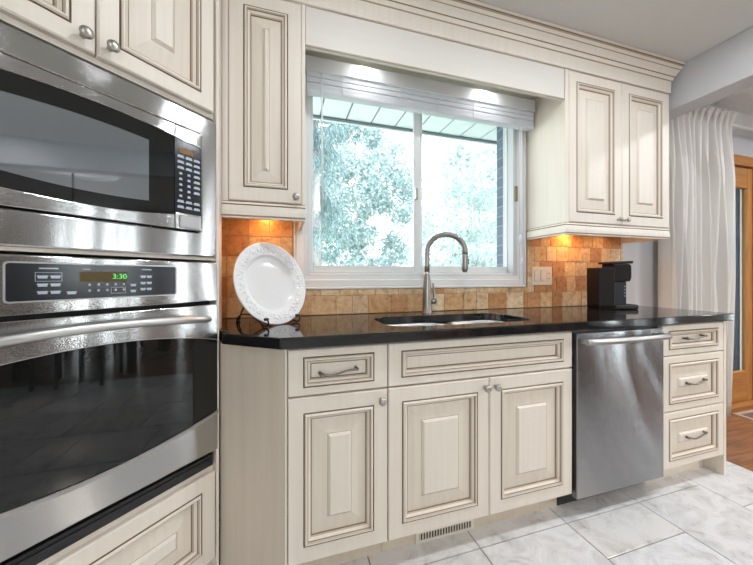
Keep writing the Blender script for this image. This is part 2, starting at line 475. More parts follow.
def sash(x0, x1, y0, y1, l, r, bt, tp_=.05):
    z0, z1 = 1.146, 2.232; bm = BM()
    for a, c, p, q in ((x0, x0+l, z0, z1), (x1-r, x1, z0, z1), (x0+l, x1-r, z0, z0+bt), (x0+l, x1-r, z1-tp_, z1)):
        box(bm, a, c, y0, y1, p, q, 0, .003, 1)
    s = link('sash', bm, 'vinyl', w)
    link('pane', box(BM(), x0+l, x1-r, (y0+y1)/2-.002, (y0+y1)/2+.002, z0+bt, z1-tp_), 'glass', s)
    return s
sash(.142, .800, YW+.030, YW+.050, .018, .045, .040)
s2 = sash(.772, 1.455, YW+.055, YW+.075, .05, .014, .044)
link('lock', box(BM(), .758, .778, YW+.014, YW+.032, 1.585, 1.655, 0, .006), 'nickel', s2).name = 'sash_lock'
l_ = link('latch', box(BM(), 1.450, 1.470, YW-.016, YW-.004, 1.615, 1.715, 0, .004), 'bronze', w); l_['label'] = 'bronze latch plate'

# ------------------------------------------------------------------ outside
struct(link('ground', box(BM(), -12, 22, YW+.17, 30, -.45, -.40), 'lawn'))
bm = BM()
k = 0; x = -3.
while x < 6.:
    box(bm, x+.006, x+.199, YW+.165, 2.46, 2.372, 2.384, 0); x += .205
box(bm, -3, 6, YW+.165, 2.46, 2.378, 2.43, 1); box(bm, -3, 6, 2.462, 2.482, 2.352, 2.47, 0); box(bm, -3, 6, 2.44, 2.462, 2.360, 2.371, 1)
struct(link('roof_soffit', bm, ['soffit', 'seam']))

def leaf_quad(bm, p, a, u, v, mi=0):
    vs = [bm.verts.new(p - a*u), bm.verts.new(p + v*a*.45), bm.verts.new(p + a*u), bm.verts.new(p - v*a*.45)]
    bm.faces.new(vs).material_index = mi
def rdir(rnd):
    while True:
        v = Vector((rnd.uniform(-1, 1), rnd.uniform(-1, 1), rnd.uniform(-1, 1)))
        if .1 < v.length < 1: return v.normalized()
def bushy(name, label, x, y, h, rad, n, m, leaf, seed, z_lo=.0, group=None):
    rnd = random.Random(seed)
    root = thing(name, label, 'tree', (x, y, -.4), 0, group)
    bm = BM(); tube(bm, [(x, y, -.42), (x+.05, y, h*.4), (x-.03, y+.03, h*.85)], [.07, .045, .02], 9)
    for i in range(9):
        a = rnd.uniform(0, 2*PI); z = h*(.2+.07*i); e = rad*.75
        tube(bm, [(x, y, z), (x+math.cos(a)*e*.5, y+math.sin(a)*e*.5, z+.25), (x+math.cos(a)*e, y+math.sin(a)*e, z+.4)], [.020, .013, .006], 6)
    link('trunk', bm, 'bark', root)
    bm = BM(); cl = []
    for i in range(90):
        zz = rnd.uniform(z_lo, h); k_ = math.sin(PI*min(1, max(.06, (zz-z_lo+.25)/(h-z_lo+.4))))**.6
        a = rnd.uniform(0, 2*PI); q = rad*k_*math.sqrt(rnd.random())
        cl.append((Vector((x+math.cos(a)*q, y+math.sin(a)*q, zz)), rnd.uniform(.16, .38)*max(.7, rad)))
    for i in range(n):
        c, r = rnd.choice(cl); p = c + rdir(rnd)*r*rnd.random()**.5
        u = rdir(rnd); v = u.cross(rdir(rnd)).normalized()
        leaf_quad(bm, p, leaf*rnd.uniform(.6, 1.3), u, v)
    link('foliage', bm, m, root); return root
def conifer(name, label, x, y, h, rad, n, m, seed):
    rnd = random.Random(seed); root = thing(name, label, 'tree', (x, y, -.4))
    link('trunk', tube(BM(), [(x, y, -.42), (x, y, h)], [.16, .03], 9), 'bark', root)
    bm = BM()
    for i in range(95):
        z = rnd.uniform(.9, h); a = rnd.uniform(0, 2*PI); R = rad*(1-(z/h)*.75)*rnd.uniform(.6, 1.05)
        for j in range(n//95):
            s = rnd.random()**.7; p = Vector((x+math.cos(a)*R*s, y+math.sin(a)*R*s, z-.42*s*s*R-rnd.uniform(0, .32)*s))
            p += Vector((rnd.gauss(0, .06), rnd.gauss(0, .06), rnd.gauss(0, .05)))
            u = (Vector((math.cos(a)*.35, math.sin(a)*.35, -1))+rdir(rnd)*.35).normalized(); v = u.cross(rdir(rnd)).normalized()
            leaf_quad(bm, p, rnd.uniform(.022, .055), u, v*.5)
    link('foliage', bm, m, root); return root
conifer('conifer', 'blue-green conifer with drooping branches behind the left window pane', .55, 5.6, 5.2, 1.35, 26000, 'needle', 11)
bushy('leafy_tree', 'tall pale leafy tree left of the window mullion, behind the conifer', 2.4, 10.4, 6.6, 2.0, 30000, 'leaf', .075, 12)
bushy('leafy_tree', 'bright leafy tree filling the right window pane', 4.25, 6.3, 4.2, 1.5, 20000, 'leaf2', .055, 13)
bushy('garden_shrub', 'low blue-green shrub at the foot of the left window pane', 1.0, 3.2, 1.35, .5, 3600, 'leaf', .04, 14, -.3)
bushy('garden_shrub', 'pale round shrub low behind the right window pane', 2.55, 3.8, 1.45, .58, 4000, 'leaf2', .04, 15, -.3)
bushy('leafy_tree', 'distant leafy tree at the far right of the window', 7.4, 9.6, 6.0, 2.1, 16000, 'leaf', .07, 16)

# ------------------------------------------------------------------ oven tower (local frame: x along the face, -y out of it)
TO = (-.222, 1.270); K = .8986
def tz(z): return CAMZ + K*(z-CAMZ)
def tu(u): return K*u
def T(name, label, cat): return thing(name, label, cat, (TO[0], TO[1], 0), PI/4)
UL, UR = -.74, .000
tw = T('oven_cabinet', 'tall cream corner cabinet with two upper doors, housing the microwave and oven', 'cabinet')
bm = BM()
zoA, zoB = tz(.36), tz(1.768)          # appliance opening bottom and top
box(bm, UL, UL+.035, .021, .50, 0, ZC-.002); box(bm, -.0105, UR, .004, .50, 0, ZC-.002)
box(bm, UL+.035, -.012, .021, .50, zoB, ZC-.002); box(bm, UL+.035, -.012, .021, .50, .09, zoA)
box(bm, UL+.035, -.012, .46, .50, zoA, zoB); box(bm, UL+.035, -.012, .07, .09, 0, .09)
box(bm, UL+.035, -.012, .012, .46, tz(1.19), tz(1.20))
link('body', bm, 'paint', tw, True)
for x0, x1, kx, kz in ((UL+.012, tu(-.4025), tu(-.432), tz(1.820)), (tu(-.3975), tu(-.024), tu(-.369), tz(1.822))):
    d = link('door', front(x0, x1, tz(1.785), 2.31, .0, .048, .048), FM, tw, True)
    k = link('knob', knob_bm(kx, 0, kz), 'nickel', d, True)
d = link('drawer', front(UL+.012, tu(-.018), .10, tz(.338), 0, .05, .05, .05), FM, tw, True)
link('pull', pull_bm(tu(-.40), 0, .27), 'pewter', d, True)

# microwave
mw = T('microwave_oven', 'built-in stainless microwave in the corner cabinet, above the wall oven', 'microwave')
mu0, mu1 = UL+.03, tu(-.014)
def rrect(x0, x1, z0, z1, r, n=5):
    P = []
    for cx_, cz, a0 in ((x1-r, z0+r, -PI/2), (x1-r, z1-r, 0), (x0+r, z1-r, PI/2), (x0+r, z0+r, PI)):
        for i in range(n+1):
            a = a0+PI/2*i/n; P.append((cx_+r*math.cos(a), cz+r*math.sin(a)))
    return P
def frame_mesh(outer, inner, y0, y1, mi=0):
    """ring between two outlines with the same vertex count; front at y0"""
    bm = BM(); k = len(outer)
    o0 = [bm.verts.new((a, y0, c)) for a, c in outer]; i0 = [bm.verts.new((a, y0, c)) for a, c in inner]
    o1 = [bm.verts.new((a, y1, c)) for a, c in outer]; i1 = [bm.verts.new((a, y1, c)) for a, c in inner]
    for j in range(k):
        q = (j+1) % k
        for f_ in ((o0[j], o0[q], i0[q], i0[j]), (o0[j], o1[j], o1[q], o0[q]), (i0[j], i0[q], i1[q], i1[j]), (o1[j], i1[j], i1[q], o1[q])):
            bm.faces.new(f_).material_index = mi
    return bm
du0, du1, dz0, dz1 = UL+.09, tu(-.078), tz(1.295), tz(1.676)
trim = frame_mesh(rrect(mu0, mu1, tz(1.20), tz(1.752), .018), rrect(du0, du1, dz0, dz1, .016), 0, .0205)
link('trim_kit', trim, 'steel_t', mw, True, bevel=.006)
link('cavity', box(BM(), du0-.01, du1+.01, .03, .42, dz0-.01, dz1+.01), 'dark', mw, True)
# door leaf: stainless with an eye-shaped dark window
cuS = tu(-.1795)                          # seam between door and control panel
UC = tu(-.40)
def arc(top):
    def f_(u):
        q = (u-UC)/K
        return tz((1.641-.27*q*q) if top else (1.334+.30*q*q))
    return f_
def band(u0, u1, fa, fb, y0, y1, n=24, mi=0):
    """solid strip between two curves z=fa(u) (low) and z=fb(u) (high)"""
    bm = BM(); cols_ = []
    for i in range(n+1):
        u = u0+(u1-u0)*i/n; cols_.append([bm.verts.new((u, y, z)) for y, z in ((y0, fa(u)), (y0, fb(u)), (y1, fb(u)), (y1, fa(u)))])
    for a, c in zip(cols_, cols_[1:]):
        for j in range(4): bm.faces.new((a[j], a[(j+1) % 4], c[(j+1) % 4], c[j])).material_index = mi
    bm.faces.new(cols_[0]); bm.faces.new(cols_[-1][::-1])
    return bm
gap = .0035
dl = thing('door', 'x', 'x'); del dl['label']; del dl['category']; dl.parent = mw
a0, a1 = du0+gap, cuS-.0008
link('panel', band(a0, a1, arc(True), lambda u: dz1-gap, -.006, .028), 'steel_t', dl, True, bevel=.002).name = 'top_rail'
link('panel', band(a0, a1, lambda u: dz0+gap, arc(False), -.006, .028), 'steel_t', dl, True, bevel=.002).name = 'bottom_rail'
g_ = link('window', band(a0, a1, arc(False), arc(True), -.0025, .028), 'blackglass', dl, True)
iT = lambda u: arc(True)(u)-.046-.03*((u-UC)/K)**2
iB = lambda u: arc(False)(u)+.036+.03*((u-UC)/K)**2
link('screen', band(UL+.125, tu(-.262), iB, iT, -.0029, .0), 'mwmesh', dl, True)
# control panel
cp = link('control_panel', band(cuS+.0008, du1-gap, lambda u: tz(1.358), lambda u: tz(1.626)+.09*(tu(-.1795)-u), -.0035, .028, 4), 'ctrl', mw, True)
link('panel_cap', band(cuS+.0008, du1-gap, lambda u: tz(1.626)+.09*(tu(-.1795)-u), lambda u: dz1-gap, -.006, .028, 4), 'steel_t', mw, True, bevel=.002)
link('panel_foot', band(cuS+.0008, du1-gap, lambda u: dz0+gap, lambda u: tz(1.358), -.006, .028, 4), 'steel_t', mw, True, bevel=.002)
link('open_button', box(BM(), tu(-.166), tu(-.088), -.010, -.004, tz(1.303), tz(1.350), 0, .003), 'steel', mw, True)
link('display', box(BM(), tu(-.163), tu(-.112), -.0045, -.003, tz(1.578), tz(1.593), 0), 'amber2', mw, True)
for r in range(10):
    z = tz(1.565-.0205*r)
    for c in range(3):
        u = tu(-.158+.030*c); wd = .011 if r in (0, 1, 2, 8, 9) else (.005 if c < 2 or r > 6 else .011)
        if r == 7 and c == 2: continue
        bm = BM(); h2 = .0036 if wd > .008 else .0026
        box(bm, u-wd, u+wd, -.0040, -.003, z-.0048, z-.0006)
        box(bm, u-wd*.8, u+wd*.8, -.0040, -.003, z-.0006, z+h2)
        link('key', bm, 'print', cp, True)

# wall oven
ov = T('wall_oven', 'built-in stainless wall oven with arched black glass door, below the microwave', 'oven')
ou0, ou1 = UL+.028, tu(-.010)
zt0, zt1 = tz(1.026), tz(1.180)
link('body', box(BM(), UL+.045, tu(-.03), .02, .45, tz(.372), tz(1.17)), 'dark', ov, True)
cb = link('control_panel', box(BM(), ou0, ou1, -.002, .02, zt0, zt1, 0, .003), 'steel_t', ov, True)
bm = prism(BM(), rrect(tu(-.580), tu(-.177), tz(1.062), tz(1.159), .006), -.0045, 0)
pn = link('glass_panel', bm, 'ctrl', ov, True); pn['label'] = 'glossy black control glass'
link('bezel', frame_mesh(rrect(tu(-.584), tu(-.173), tz(1.058), tz(1.163), .009), rrect(tu(-.580), tu(-.177), tz(1.062), tz(1.159), .006), -.005, -.001), 'steel', pn, True)
dsp = link('display', box(BM(), tu(-.440), tu(-.326), -.0052, -.004, tz(1.108), tz(1.139)), 'amber', ov, True)
mt = Matrix.Translation((tu(-.345), -.0056, tz(1.1245))) @ Matrix.Rotation(PI/2, 4, 'X')
link('digits', text_bm('3:30', .020, mt), 'green', dsp, True)
def keyp(u, z, w_, n=2, h=.0030):
    bm = BM()
    for i in range(n): box(bm, tu(u)-w_*(1-.15*i), tu(u)+w_*(1-.15*i), -.0050, -.004, tz(z)-.0042*i, tz(z)-.0042*i+h+(.0012 if n > 1 and i else 0))
    link('key', bm, 'print', pn, True)
for u, z in ((-.515, 1.1245), (-.490, 1.1245), (-.515, 1.103), (-.490, 1.103), (-.515, 1.083), (-.490, 1.083), (-.457, 1.080)): keyp(u, z, .0095)
keyp(-.503, 1.145, .017, 1)
keyp(-.425, 1.1445, .008, 1, .002)
for i in range(5):
    for z in (1.098, 1.081): link('key', box(BM(), tu(-.418+.021*i)-.0022, tu(-.418+.021*i)+.0022, -.005, -.004, tz(z), tz(z)+.0055), 'print', pn, True)
for u, z in ((-.308, 1.098), (-.308, 1.079), (-.280, 1.125), (-.262, 1.125), (-.280, 1.104), (-.262, 1.104), (-.280, 1.084), (-.262, 1.084)): keyp(u, z, .007)
keyp(-.270, 1.146, .013, 1)
for x0, x1, z0, z1 in ((-.529, -.477, 1.112, 1.136), (-.367, -.329, 1.073, 1.092)):
    x0, x1, z0, z1 = tu(x0), tu(x1), tz(z0), tz(z1)
    link('key_outline', frame_mesh([(x0, z0), (x1, z0), (x1, z1), (x0, z1)], [(x0+.0008, z0+.0008), (x1-.0008, z0+.0008), (x1-.0008, z1-.0008), (x0+.0008, z1-.0008)], -.005, -.004), 'print', pn, True)
od = thing('door', 'x', 'x'); del od['label']; del od['category']; od.parent = ov
oz0, oz1 = tz(.424), tz(1.014)
def oT(u): q = (u-UC)/K; return tz(.918-.34*q*q)
def oB(u): q = (u-UC)/K; return tz(.535+.33*q*q)
link('top_rail', band(ou0, ou1, oT, lambda u: oz1, -.003, .015), 'steel_t', od, True, bevel=.003)
link('bottom_rail', band(ou0, ou1, lambda u: oz0, oB, -.003, .015), 'steel_t', od, True, bevel=.003)
link('glass', band(ou0, ou1, oB, oT, .0005, .015), 'blackglass', od, True)
link('edge_strip', band(ou0, ou1, lambda u: oB(u)-.012, lambda u: oB(u)-.001, -.0055, .0), 'steel', od, True)
pts = []; rs = []
hu0, hu1 = UL+.065, tu(-.045)
for i in range(33):
    s = i/32*2-1; pts.append((UC+s*(hu1-hu0)/2, -.003-.048*(1-abs(s)**5.)-.001, tz(.955)+.026*K*(1-s*s))); rs.append(.0125 if abs(s) < .92 else .0125-.004*(abs(s)-.92)/.08)
link('handle', tube(BM(), pts, rs, 14), 'handle', od, True)
bm = BM(); box(bm, UL+.04, tu(-.028), .004, .03, tz(.366), tz(.410)); box(bm, UL+.05, tu(-.040), -.001, .006, tz(.380), tz(.398))
link('vent_trim', bm, 'black', ov, True)

# ------------------------------------------------------------------ base cabinets
def carcass(bm, x0, x1, front_rail=True):
    y0, y1, z0, z1 = YF+.0205, YW-.02, .112, .876
    box(bm, x0, x0+.018, y0, y1, z0, z1); box(bm, x1-.018, x1, y0, y1, z0, z1)
    box(bm, x0+.018, x1-.018, y0, y1, z0, z0+.018); box(bm, x0+.018, x1-.018, y1-.01, y1, z0+.018, z1)
    box(bm, x0+.018, x1-.018, y0, y0+.02, z1-.04, z1); box(bm, x0+.018, x1-.018, y0, y0+.02, .682, .722)
    return bm
def toe(bm, x0, x1): return box(bm, x0, x1, YF+.088, YF+.104, 0, .112)
bc = thing('base_cabinet', 'narrow cream base cabinet with one drawer over one door, left of the sink cabinet', 'cabinet', (.2, YF, 0))
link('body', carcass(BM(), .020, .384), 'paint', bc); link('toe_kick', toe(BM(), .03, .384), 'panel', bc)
bm = BM()   # angled end panel toward the oven tower
A, B_ = Vector((.013, 1.130, 0)), Vector((-.2235, 1.2925, 0)); nrm = Vector((-(B_-A).y, (B_-A).x, 0)).normalized()
if nrm.dot(Vector((0, 1, 0))) < 0: nrm = -nrm
prism(bm, [(A.x, A.y), (B_.x, B_.y), (B_.x+nrm.x*.018, B_.y+nrm.y*.018), (A.x+.006, A.y+.03)], .0, .876, 0, 'z')
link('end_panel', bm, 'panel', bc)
link('corner_strip', box(BM(), .0085, .0145, YF+.001, YF+.012, .0, .876), 'paint', bc)
d = link('drawer', front(.017, .3825, .704, .869, YF, .052, .028, 0), FM, bc); link('pull', pull_bm(.195, YF, .783), 'pewter', d)
d = link('door', front(.017, .3825, .115, .698, YF, .053, .055), FM, bc); link('knob', knob_bm(.357, YF, .660), 'nickel', d)

sc_ = thing('sink_cabinet', 'wide cream sink base cabinet with two doors, below the sink', 'cabinet', (.84, YF, 0))
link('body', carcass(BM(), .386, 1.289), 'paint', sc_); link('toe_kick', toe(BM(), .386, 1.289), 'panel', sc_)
link('false_front', front(.3865, 1.2875, .704, .869, YF, .052, .030, 0), FM, sc_)
for x0, x1, kx in ((.3865, .8355, .8125), (.8385, 1.2875, .8635)):
    d = link('door', front(x0, x1, .115, .698, YF, .055, .055), FM, sc_); link('knob', knob_bm(kx, YF, .660), 'nickel', d)
# toe-kick register
vr = thing('vent_register', 'beige floor register with dark slots in the toe kick under the sink cabinet', 'vent', (.67, YF+.088, 0))
bm = BM(); yv = YF+.0875
link('backing', box(BM(), .545, .805, yv-.004, yv-.0008, .004, .050), 'slot', vr)
for z0, z1 in ((.002, .012), (.042, .056)): box(bm, .535, .815, yv-.008, yv-.001, z0, z1)
for x0, x1 in ((.535, .550), (.800, .815)): box(bm, x0, x1, yv-.008, yv-.001, .012, .042)
link('frame', bm, 'plasticwhite', vr)
bm = BM()
for i in range(19): x = .553+i*.0130; box(bm, x, x+.0045, yv-.007, yv-.003, .011, .043)
link('slats', bm, 'plasticwhite', vr)

dw = thing('dishwasher', 'stainless steel dishwasher with bowed bar handle under the counter', 'dishwasher', (1.6, YF, 0))
link('body', box(BM(), 1.2935, 1.887, YF+.02, YW-.03, .10, .866), 'black', dw)
bm = BM(); box(bm, 1.302, 1.880, 1.113, YF+.0195, .092, .860, 0, .004)
link('front_panel', bm, 'steel_x', dw)
link('toe_plate', box(BM(), 1.291, 1.888, YF+.086, YF+.10, .001, .098), 'black', dw)
bm = BM(); pts = []
for i in range(25):
    s = i/24*2-1; pts.append((1.588+s*.272, 1.113-.036-.016*(1-s*s), .826))
tube(bm, pts, .0125, 12, flat=(1, 1.2))
for s in (-1, 1): tube(bm, [(1.588+s*.262, 1.079, .826), (1.588+s*.262, 1.116, .826)], .0115, 10)
link('handle', bm, 'steel', dw)

dc = thing('drawer_cabinet', 'cream three-drawer base cabinet at the right end of the counter', 'cabinet', (2.14, YF, 0))
link('body', carcass(BM(), 1.890, 2.388), 'paint', dc); link('toe_kick', toe(BM(), 1.890, 2.389), 'paint', dc)
link('end_panel', box(BM(), 2.3895, 2.4085, YF-.001, YW-.002, 0, .876), 'paint', dc)
for z0, z1, rs_, zk in ((.708, .869, 0, .797), (.4145, .7035, .052, .558), (.1165, .410, .052, .270)):
    d = link('drawer', front(1.8915, 2.3885, z0, z1, YF, .046, .030 if not rs_ else .036, rs_), FM, dc); link('pull', pull_bm(2.140, YF, zk, .15), 'pewter', d)

# ------------------------------------------------------------------ countertop with sink cut-out
outer = [(-.006, 1.096), (2.415, 1.096), (2.428, 1.108), (2.428, YW-.001), (-.612, YW-.001), (-.196, 1.288), (-.213, 1.252)]
def soft_rect(x0, x1, y0, y1, rs4, n=7):
    P = []
    for (cx_, cy_, a0), r in zip(((x1, y0, -PI/2), (x1, y1, 0), (x0, y1, PI/2), (x0, y0, PI)), rs4):
        ex, ey = (cx_-r if cx_ == x1 else cx_+r), (cy_-r if cy_ == y1 else cy_+r)
        for i in range(n+1):
            a = a0+PI/2*i/n; P.append((ex+r*math.cos(a), ey+r*math.sin(a)))
    return P
hole = soft_rect(.425, 1.165, 1.195, 1.515, (.09, .10, .08, .10))
bm = BM(); es = []
for loop in (outer, hole):
    vs = [bm.verts.new((x, y, .918)) for x, y in loop]
    for i in range(len(vs)): es.append(bm.edges.new((vs[i], vs[(i+1) % len(vs)])))
bmesh.ops.triangle_fill(bm, edges=es, use_beauty=True)
r = bmesh.ops.extrude_face_region(bm, geom=list(bm.faces))
for v in [v for v in r['geom'] if isinstance(v, bmesh.types.BMVert)]: v.co.z = .878
ct = link('countertop', bm, 'granite', bevel=.004); tag(ct, 'long polished black granite countertop over the base cabinets', 'countertop')
# undermount double-bowl sink
sk = thing('sink', 'stainless double-bowl undermount sink set in the black countertop', 'sink', (.8, 1.36, .66))
def bowl(x0, x1, y0, y1, depth, rr):
    bm = BM(); rings = []
    for ins, z, r_ in ((-.012, .8775, rr), (0, .8775, rr), (.002, .872, rr), (.012, .90-depth+.03, rr), (.035, .90-depth, rr*.7)):
        rings.append([bm.verts.new((x, y, z)) for x, y in soft_rect(x0+ins, x1-ins, y0+ins, y1-ins, (r_,)*4, 6)])
    for a, c in zip(rings, rings[1:]):
        for j in range(len(a)):
            fc = bm.faces.new((a[j], a[(j+1) % len(a)], c[(j+1) % len(a)], c[j])); fc.smooth = True
    bm.faces.new(rings[-1]); return bm
for x0, x1, y0, y1, dp in ((.437, .795, 1.205, 1.505, .20), (.825, 1.150, 1.205, 1.505, .17)):
    bo = link('bowl', bowl(x0, x1, y0, y1, dp, .085), 'sinksteel', sk)
    m_ = bo.modifiers.new('thick', 'SOLIDIFY'); m_.thickness = -.0012
    xc, yc = (x0+x1)/2, (y0+y1)/2
    link('drain', lathe(BM(), [(0, .001), (.03, .001), (.042, .004), (.045, .0015), (.045, 0)], Matrix.Translation((xc, yc, .9005-dp)), 24), 'nickel', bo)
link('divider', box(BM(), .792, .828, 1.22, 1.49, .868, .8765, 0, .003), 'sinksteel', sk)
# faucet
fx, fy = .778, 1.600
fc_ = thing('faucet', 'brushed nickel gooseneck pull-down faucet behind the sink', 'faucet', (fx, fy, .918))
link('base', lathe(BM(), [(0, 0), (.031, 0), (.031, .004), (.027, .008), (.0255, .05), (.0245, .10), (.0215, .15), (.0165, .215), (.0146, .235), (0, .235)], Matrix.Translation((fx, fy, .9182)), 28), 'faucet', fc_)
dv = Vector((.84, -.54, 0)); reach = .205; R = reach/2
pts = [Vector((fx, fy, .918+z)) for z in (.235, .27, .31, .345)]
ztop = 1.385-.014-R
pts = [Vector((fx, fy, 1.135)), Vector((fx, fy, 1.19)), Vector((fx, fy, 1.23))]
for i in range(15):
    a = PI-PI*i/14; q = R*.9
    pts.append(Vector((fx, fy, 1.265)) + dv*(R+R*math.cos(a)) + Vector((0, 0, q*math.sin(a))))
end = Vector((fx, fy, 0)) + dv*reach
pts += [Vector((end.x, end.y, 1.245))]
link('spout', tube(BM(), pts, .0152, 16), 'faucet', fc_)
sh = link('spray_head', lathe(BM(), [(0, 1.147), (.010, 1.148), (.0165, 1.160), (.0178, 1.175), (.0172, 1.235), (.0160, 1.2455), (0, 1.2455)], Matrix.Translation((end.x, end.y, 0)), 20), 'faucet', fc_)
bm = BM()
rt = Vector((.9576, -.288, 0))
for z in (1.213, 1.197): obox(bm, Vector((end.x, end.y, z))+rt*.0185, rt*.003, Vector((rt.y, -rt.x, 0))*.006, (0, 0, .006))
link('button', bm, 'black', sh)
bm = BM(); hb = Vector((fx, fy, .985))
tube(bm, [hb+rt*.018, hb+rt*.043], .0145, 14)
hd = rt
tube(bm, [hb+hd*.040+Vector((0, 0, -.010)), hb+hd*.044+Vector((0, 0, .02)), hb+hd*.040+Vector((0, 0, .06)), hb+hd*.034+Vector((0, 0, .105))], [.013, .0105, .007, .0055], 10)
link('handle', bm, 'faucet', fc_)

# ------------------------------------------------------------------ wall cabinets
def light_rail(bm, x0, x1, y0, yb, left=True, right=True, lret=True):
    """moulded rail under a wall cabinet with returns to the wall"""
    pr = [(.000, 1.436, 1), (.004, 1.432, 0), (.006, 1.424, 1), (.002, 1.420, 0), (.008, 1.412, 0), (.012, 1.396, 0), (.012, 1.378, 3), (.007, 1.372, 0), (.007, 1.366, 0)]
    rings = []
    for p, z, mi in pr:
        a = x0-(p if left else 0); i0 = 0 if lret else 1; c = x1+(p if right else 0)
        rings.append([bm.verts.new(v) for v in ((a, yb, z), (a, y0-p, z), (c, y0-p, z), (c, yb, z))])
    inn = [[bm.verts.new(v) for v in ((x0+.016, yb, z), (x0+.016, y0+.016, z), (x1-.016, y0+.016, z), (x1-.016, yb, z))] for z in (1.436, 1.366)]
    for (p, z, mi), a, c in zip(pr, rings, rings[1:]):
        for i in range(i0, 3): bm.faces.new((a[i], a[i+1], c[i+1], c[i])).material_index = mi
    for i in range(i0, 3):
        bm.faces.new((rings[-1][i], rings[-1][i+1], inn[1][i+1], inn[1][i])); bm.faces.new((inn[0][i], inn[0][i+1], inn[1][i+1], inn[1][i]))
        bm.faces.new((rings[0][i], rings[0][i+1], inn[0][i+1], inn[0][i]))
    return bm
YB_ = YU+.0205
lc = thing('wall_cabinet', 'narrow cream single-door wall cabinet between the microwave and the window', 'cabinet', (-.06, YU, 1.436))
bm = BM(); box(bm, -.236, .095, YB_, YW-.002, 1.4365, 2.487); box(bm, -.236, -.2135, YU+.002, YB_, 1.4365, 2.312); box(bm, .0805, .095, YU+.002, YB_, 1.4365, 2.312); box(bm, -.2135, .0805, YU+.002, YB_, 2.3105, 2.3125, 0)
link('body', bm, 'paint', lc)
d = link('door', front(-.212, .0790, 1.440, 2.309, YU, .056, .056, .045), FM, lc); link('knob', knob_bm(.055, YU, 1.466), 'nickel', d)
link('light_rail', light_rail(BM(), -.236, .095, YU, YW-.02, False, False, False), FM, lc)
bm = BM(); prism(bm, [(-.2375, 1.300), (-.2365, 1.393), (-.240, 1.393), (-.246, 1.31)], .9185, 2.487, 0, 'z')
link('scribe_panel', bm, 'paint', lc)
rc = thing('wall_cabinet', 'cream two-door wall cabinet right of the window, above the coffee maker', 'cabinet', (1.98, YU, 1.436))
bm = BM(); box(bm, 1.545, 2.409, YB_, YW-.002, 1.4365, 2.487); box(bm, 1.545, 1.5695, YU+.002, YB_, 1.4365, 2.312); box(bm, 2.404, 2.409, YU+.002, YB_, 1.4365, 2.312)
link('body', bm, 'paint', rc)
for x0, x1, kx in ((1.571, 1.9855, 1.951), (1.9885, 2.4025, 2.010)):
    d = link('door', front(x0, x1, 1.440, 2.309, YU, .056, .056, .05), FM, rc); link('knob', knob_bm(kx, YU, 1.470), 'nickel', d)
link('light_rail', light_rail(BM(), 1.545, 2.394, YU, YW-.02, True, False), FM, rc)
va = thing('window_valance', 'cream valance board spanning above the window between the wall cabinets', 'valance', (.82, YU, 2.135))
bm = BM(); box(bm, 0.0965, 1.5435, YU+.006, YU+.024, 2.135, 2.3125, 0); link('board', bm, 'valance', va, bevel=.002)
bm = BM(); box(bm, 0.0965, 1.5435, YU+.0245, YW-.042, 2.262, 2.28); link('soffit_board', bm, 'panel', va)
link('bead', box(BM(), 0.0965, 1.5435, YU+.001, YU+.0055, 2.135, 2.141, 0), 'softglaze', va)

# ------------------------------------------------------------------ blind
bl = thing('window_blind', 'white slatted blind drawn up at the top of the kitchen window', 'blind', (.82, 1.62, 2.05))
hx0, hx1 = .110, 1.530
bm = BM(); box(bm, hx0, hx1, 1.600, 1.606, 2.166, 2.236, 0, .002); box(bm, hx0+.01, hx1-.01, 1.606, 1.652, 2.19, 2.23)
for x in (hx0, hx1-.004): box(bm, x, x+.004, 1.606, 1.652, 2.166, 2.236)
link('headrail', bm, 'headrail', bl)
bm = BM(); rnd = random.Random(4)
for i in range(3):
    zz = 2.083+i*.0285; n_ = 10
    up = []; dn = []
    for j in range(n_+1):
        q = j/n_; yq = 1.608+q*.042; zq = zz+.0035*math.sin(PI*q)
        up.append((yq, zq+.0280-.008*abs(2*q-1)**8)); dn.append((yq, zq))
    prism(bm, up+dn[::-1], hx0+.008, hx1-.006, 0, 'x')
link('slats', bm, 'blind', bl)
link('bottom_rail', box(BM(), hx0+.008, hx1-.006, 1.604, 1.652, 2.060, 2.082, 0, .005), 'blind', bl)
for x in (.30, .62, .85, 1.08, 1.38): link('ladder_cord', tube(BM(), [(x, 1.6035, 2.19), (x+.002, 1.6025, 2.13), (x, 1.6025, 2.062)], .0016, 6), 'blind', bl)
link('wand', tube(BM(), [(.190, 1.596, 2.170), (.192, 1.594, 1.9), (.194, 1.592, 1.42)], .0045, 8), 'blind', bl)
for x, zb in ((1.416, 1.36), (1.428, 1.22)):
    bm = BM(); tube(bm, [(x-.004, 1.604, 2.07), (x, 1.606, 1.7), (x+.004, 1.606, zb)], .0026, 6)
    lathe(bm, [(0, .03), (.004, .03), (.008, .0), (.007, -.02), (0, -.022)], Matrix.Translation((x+.004, 1.606, zb-.005)), 10)
    link('pull_cord', bm, 'blind', bl)

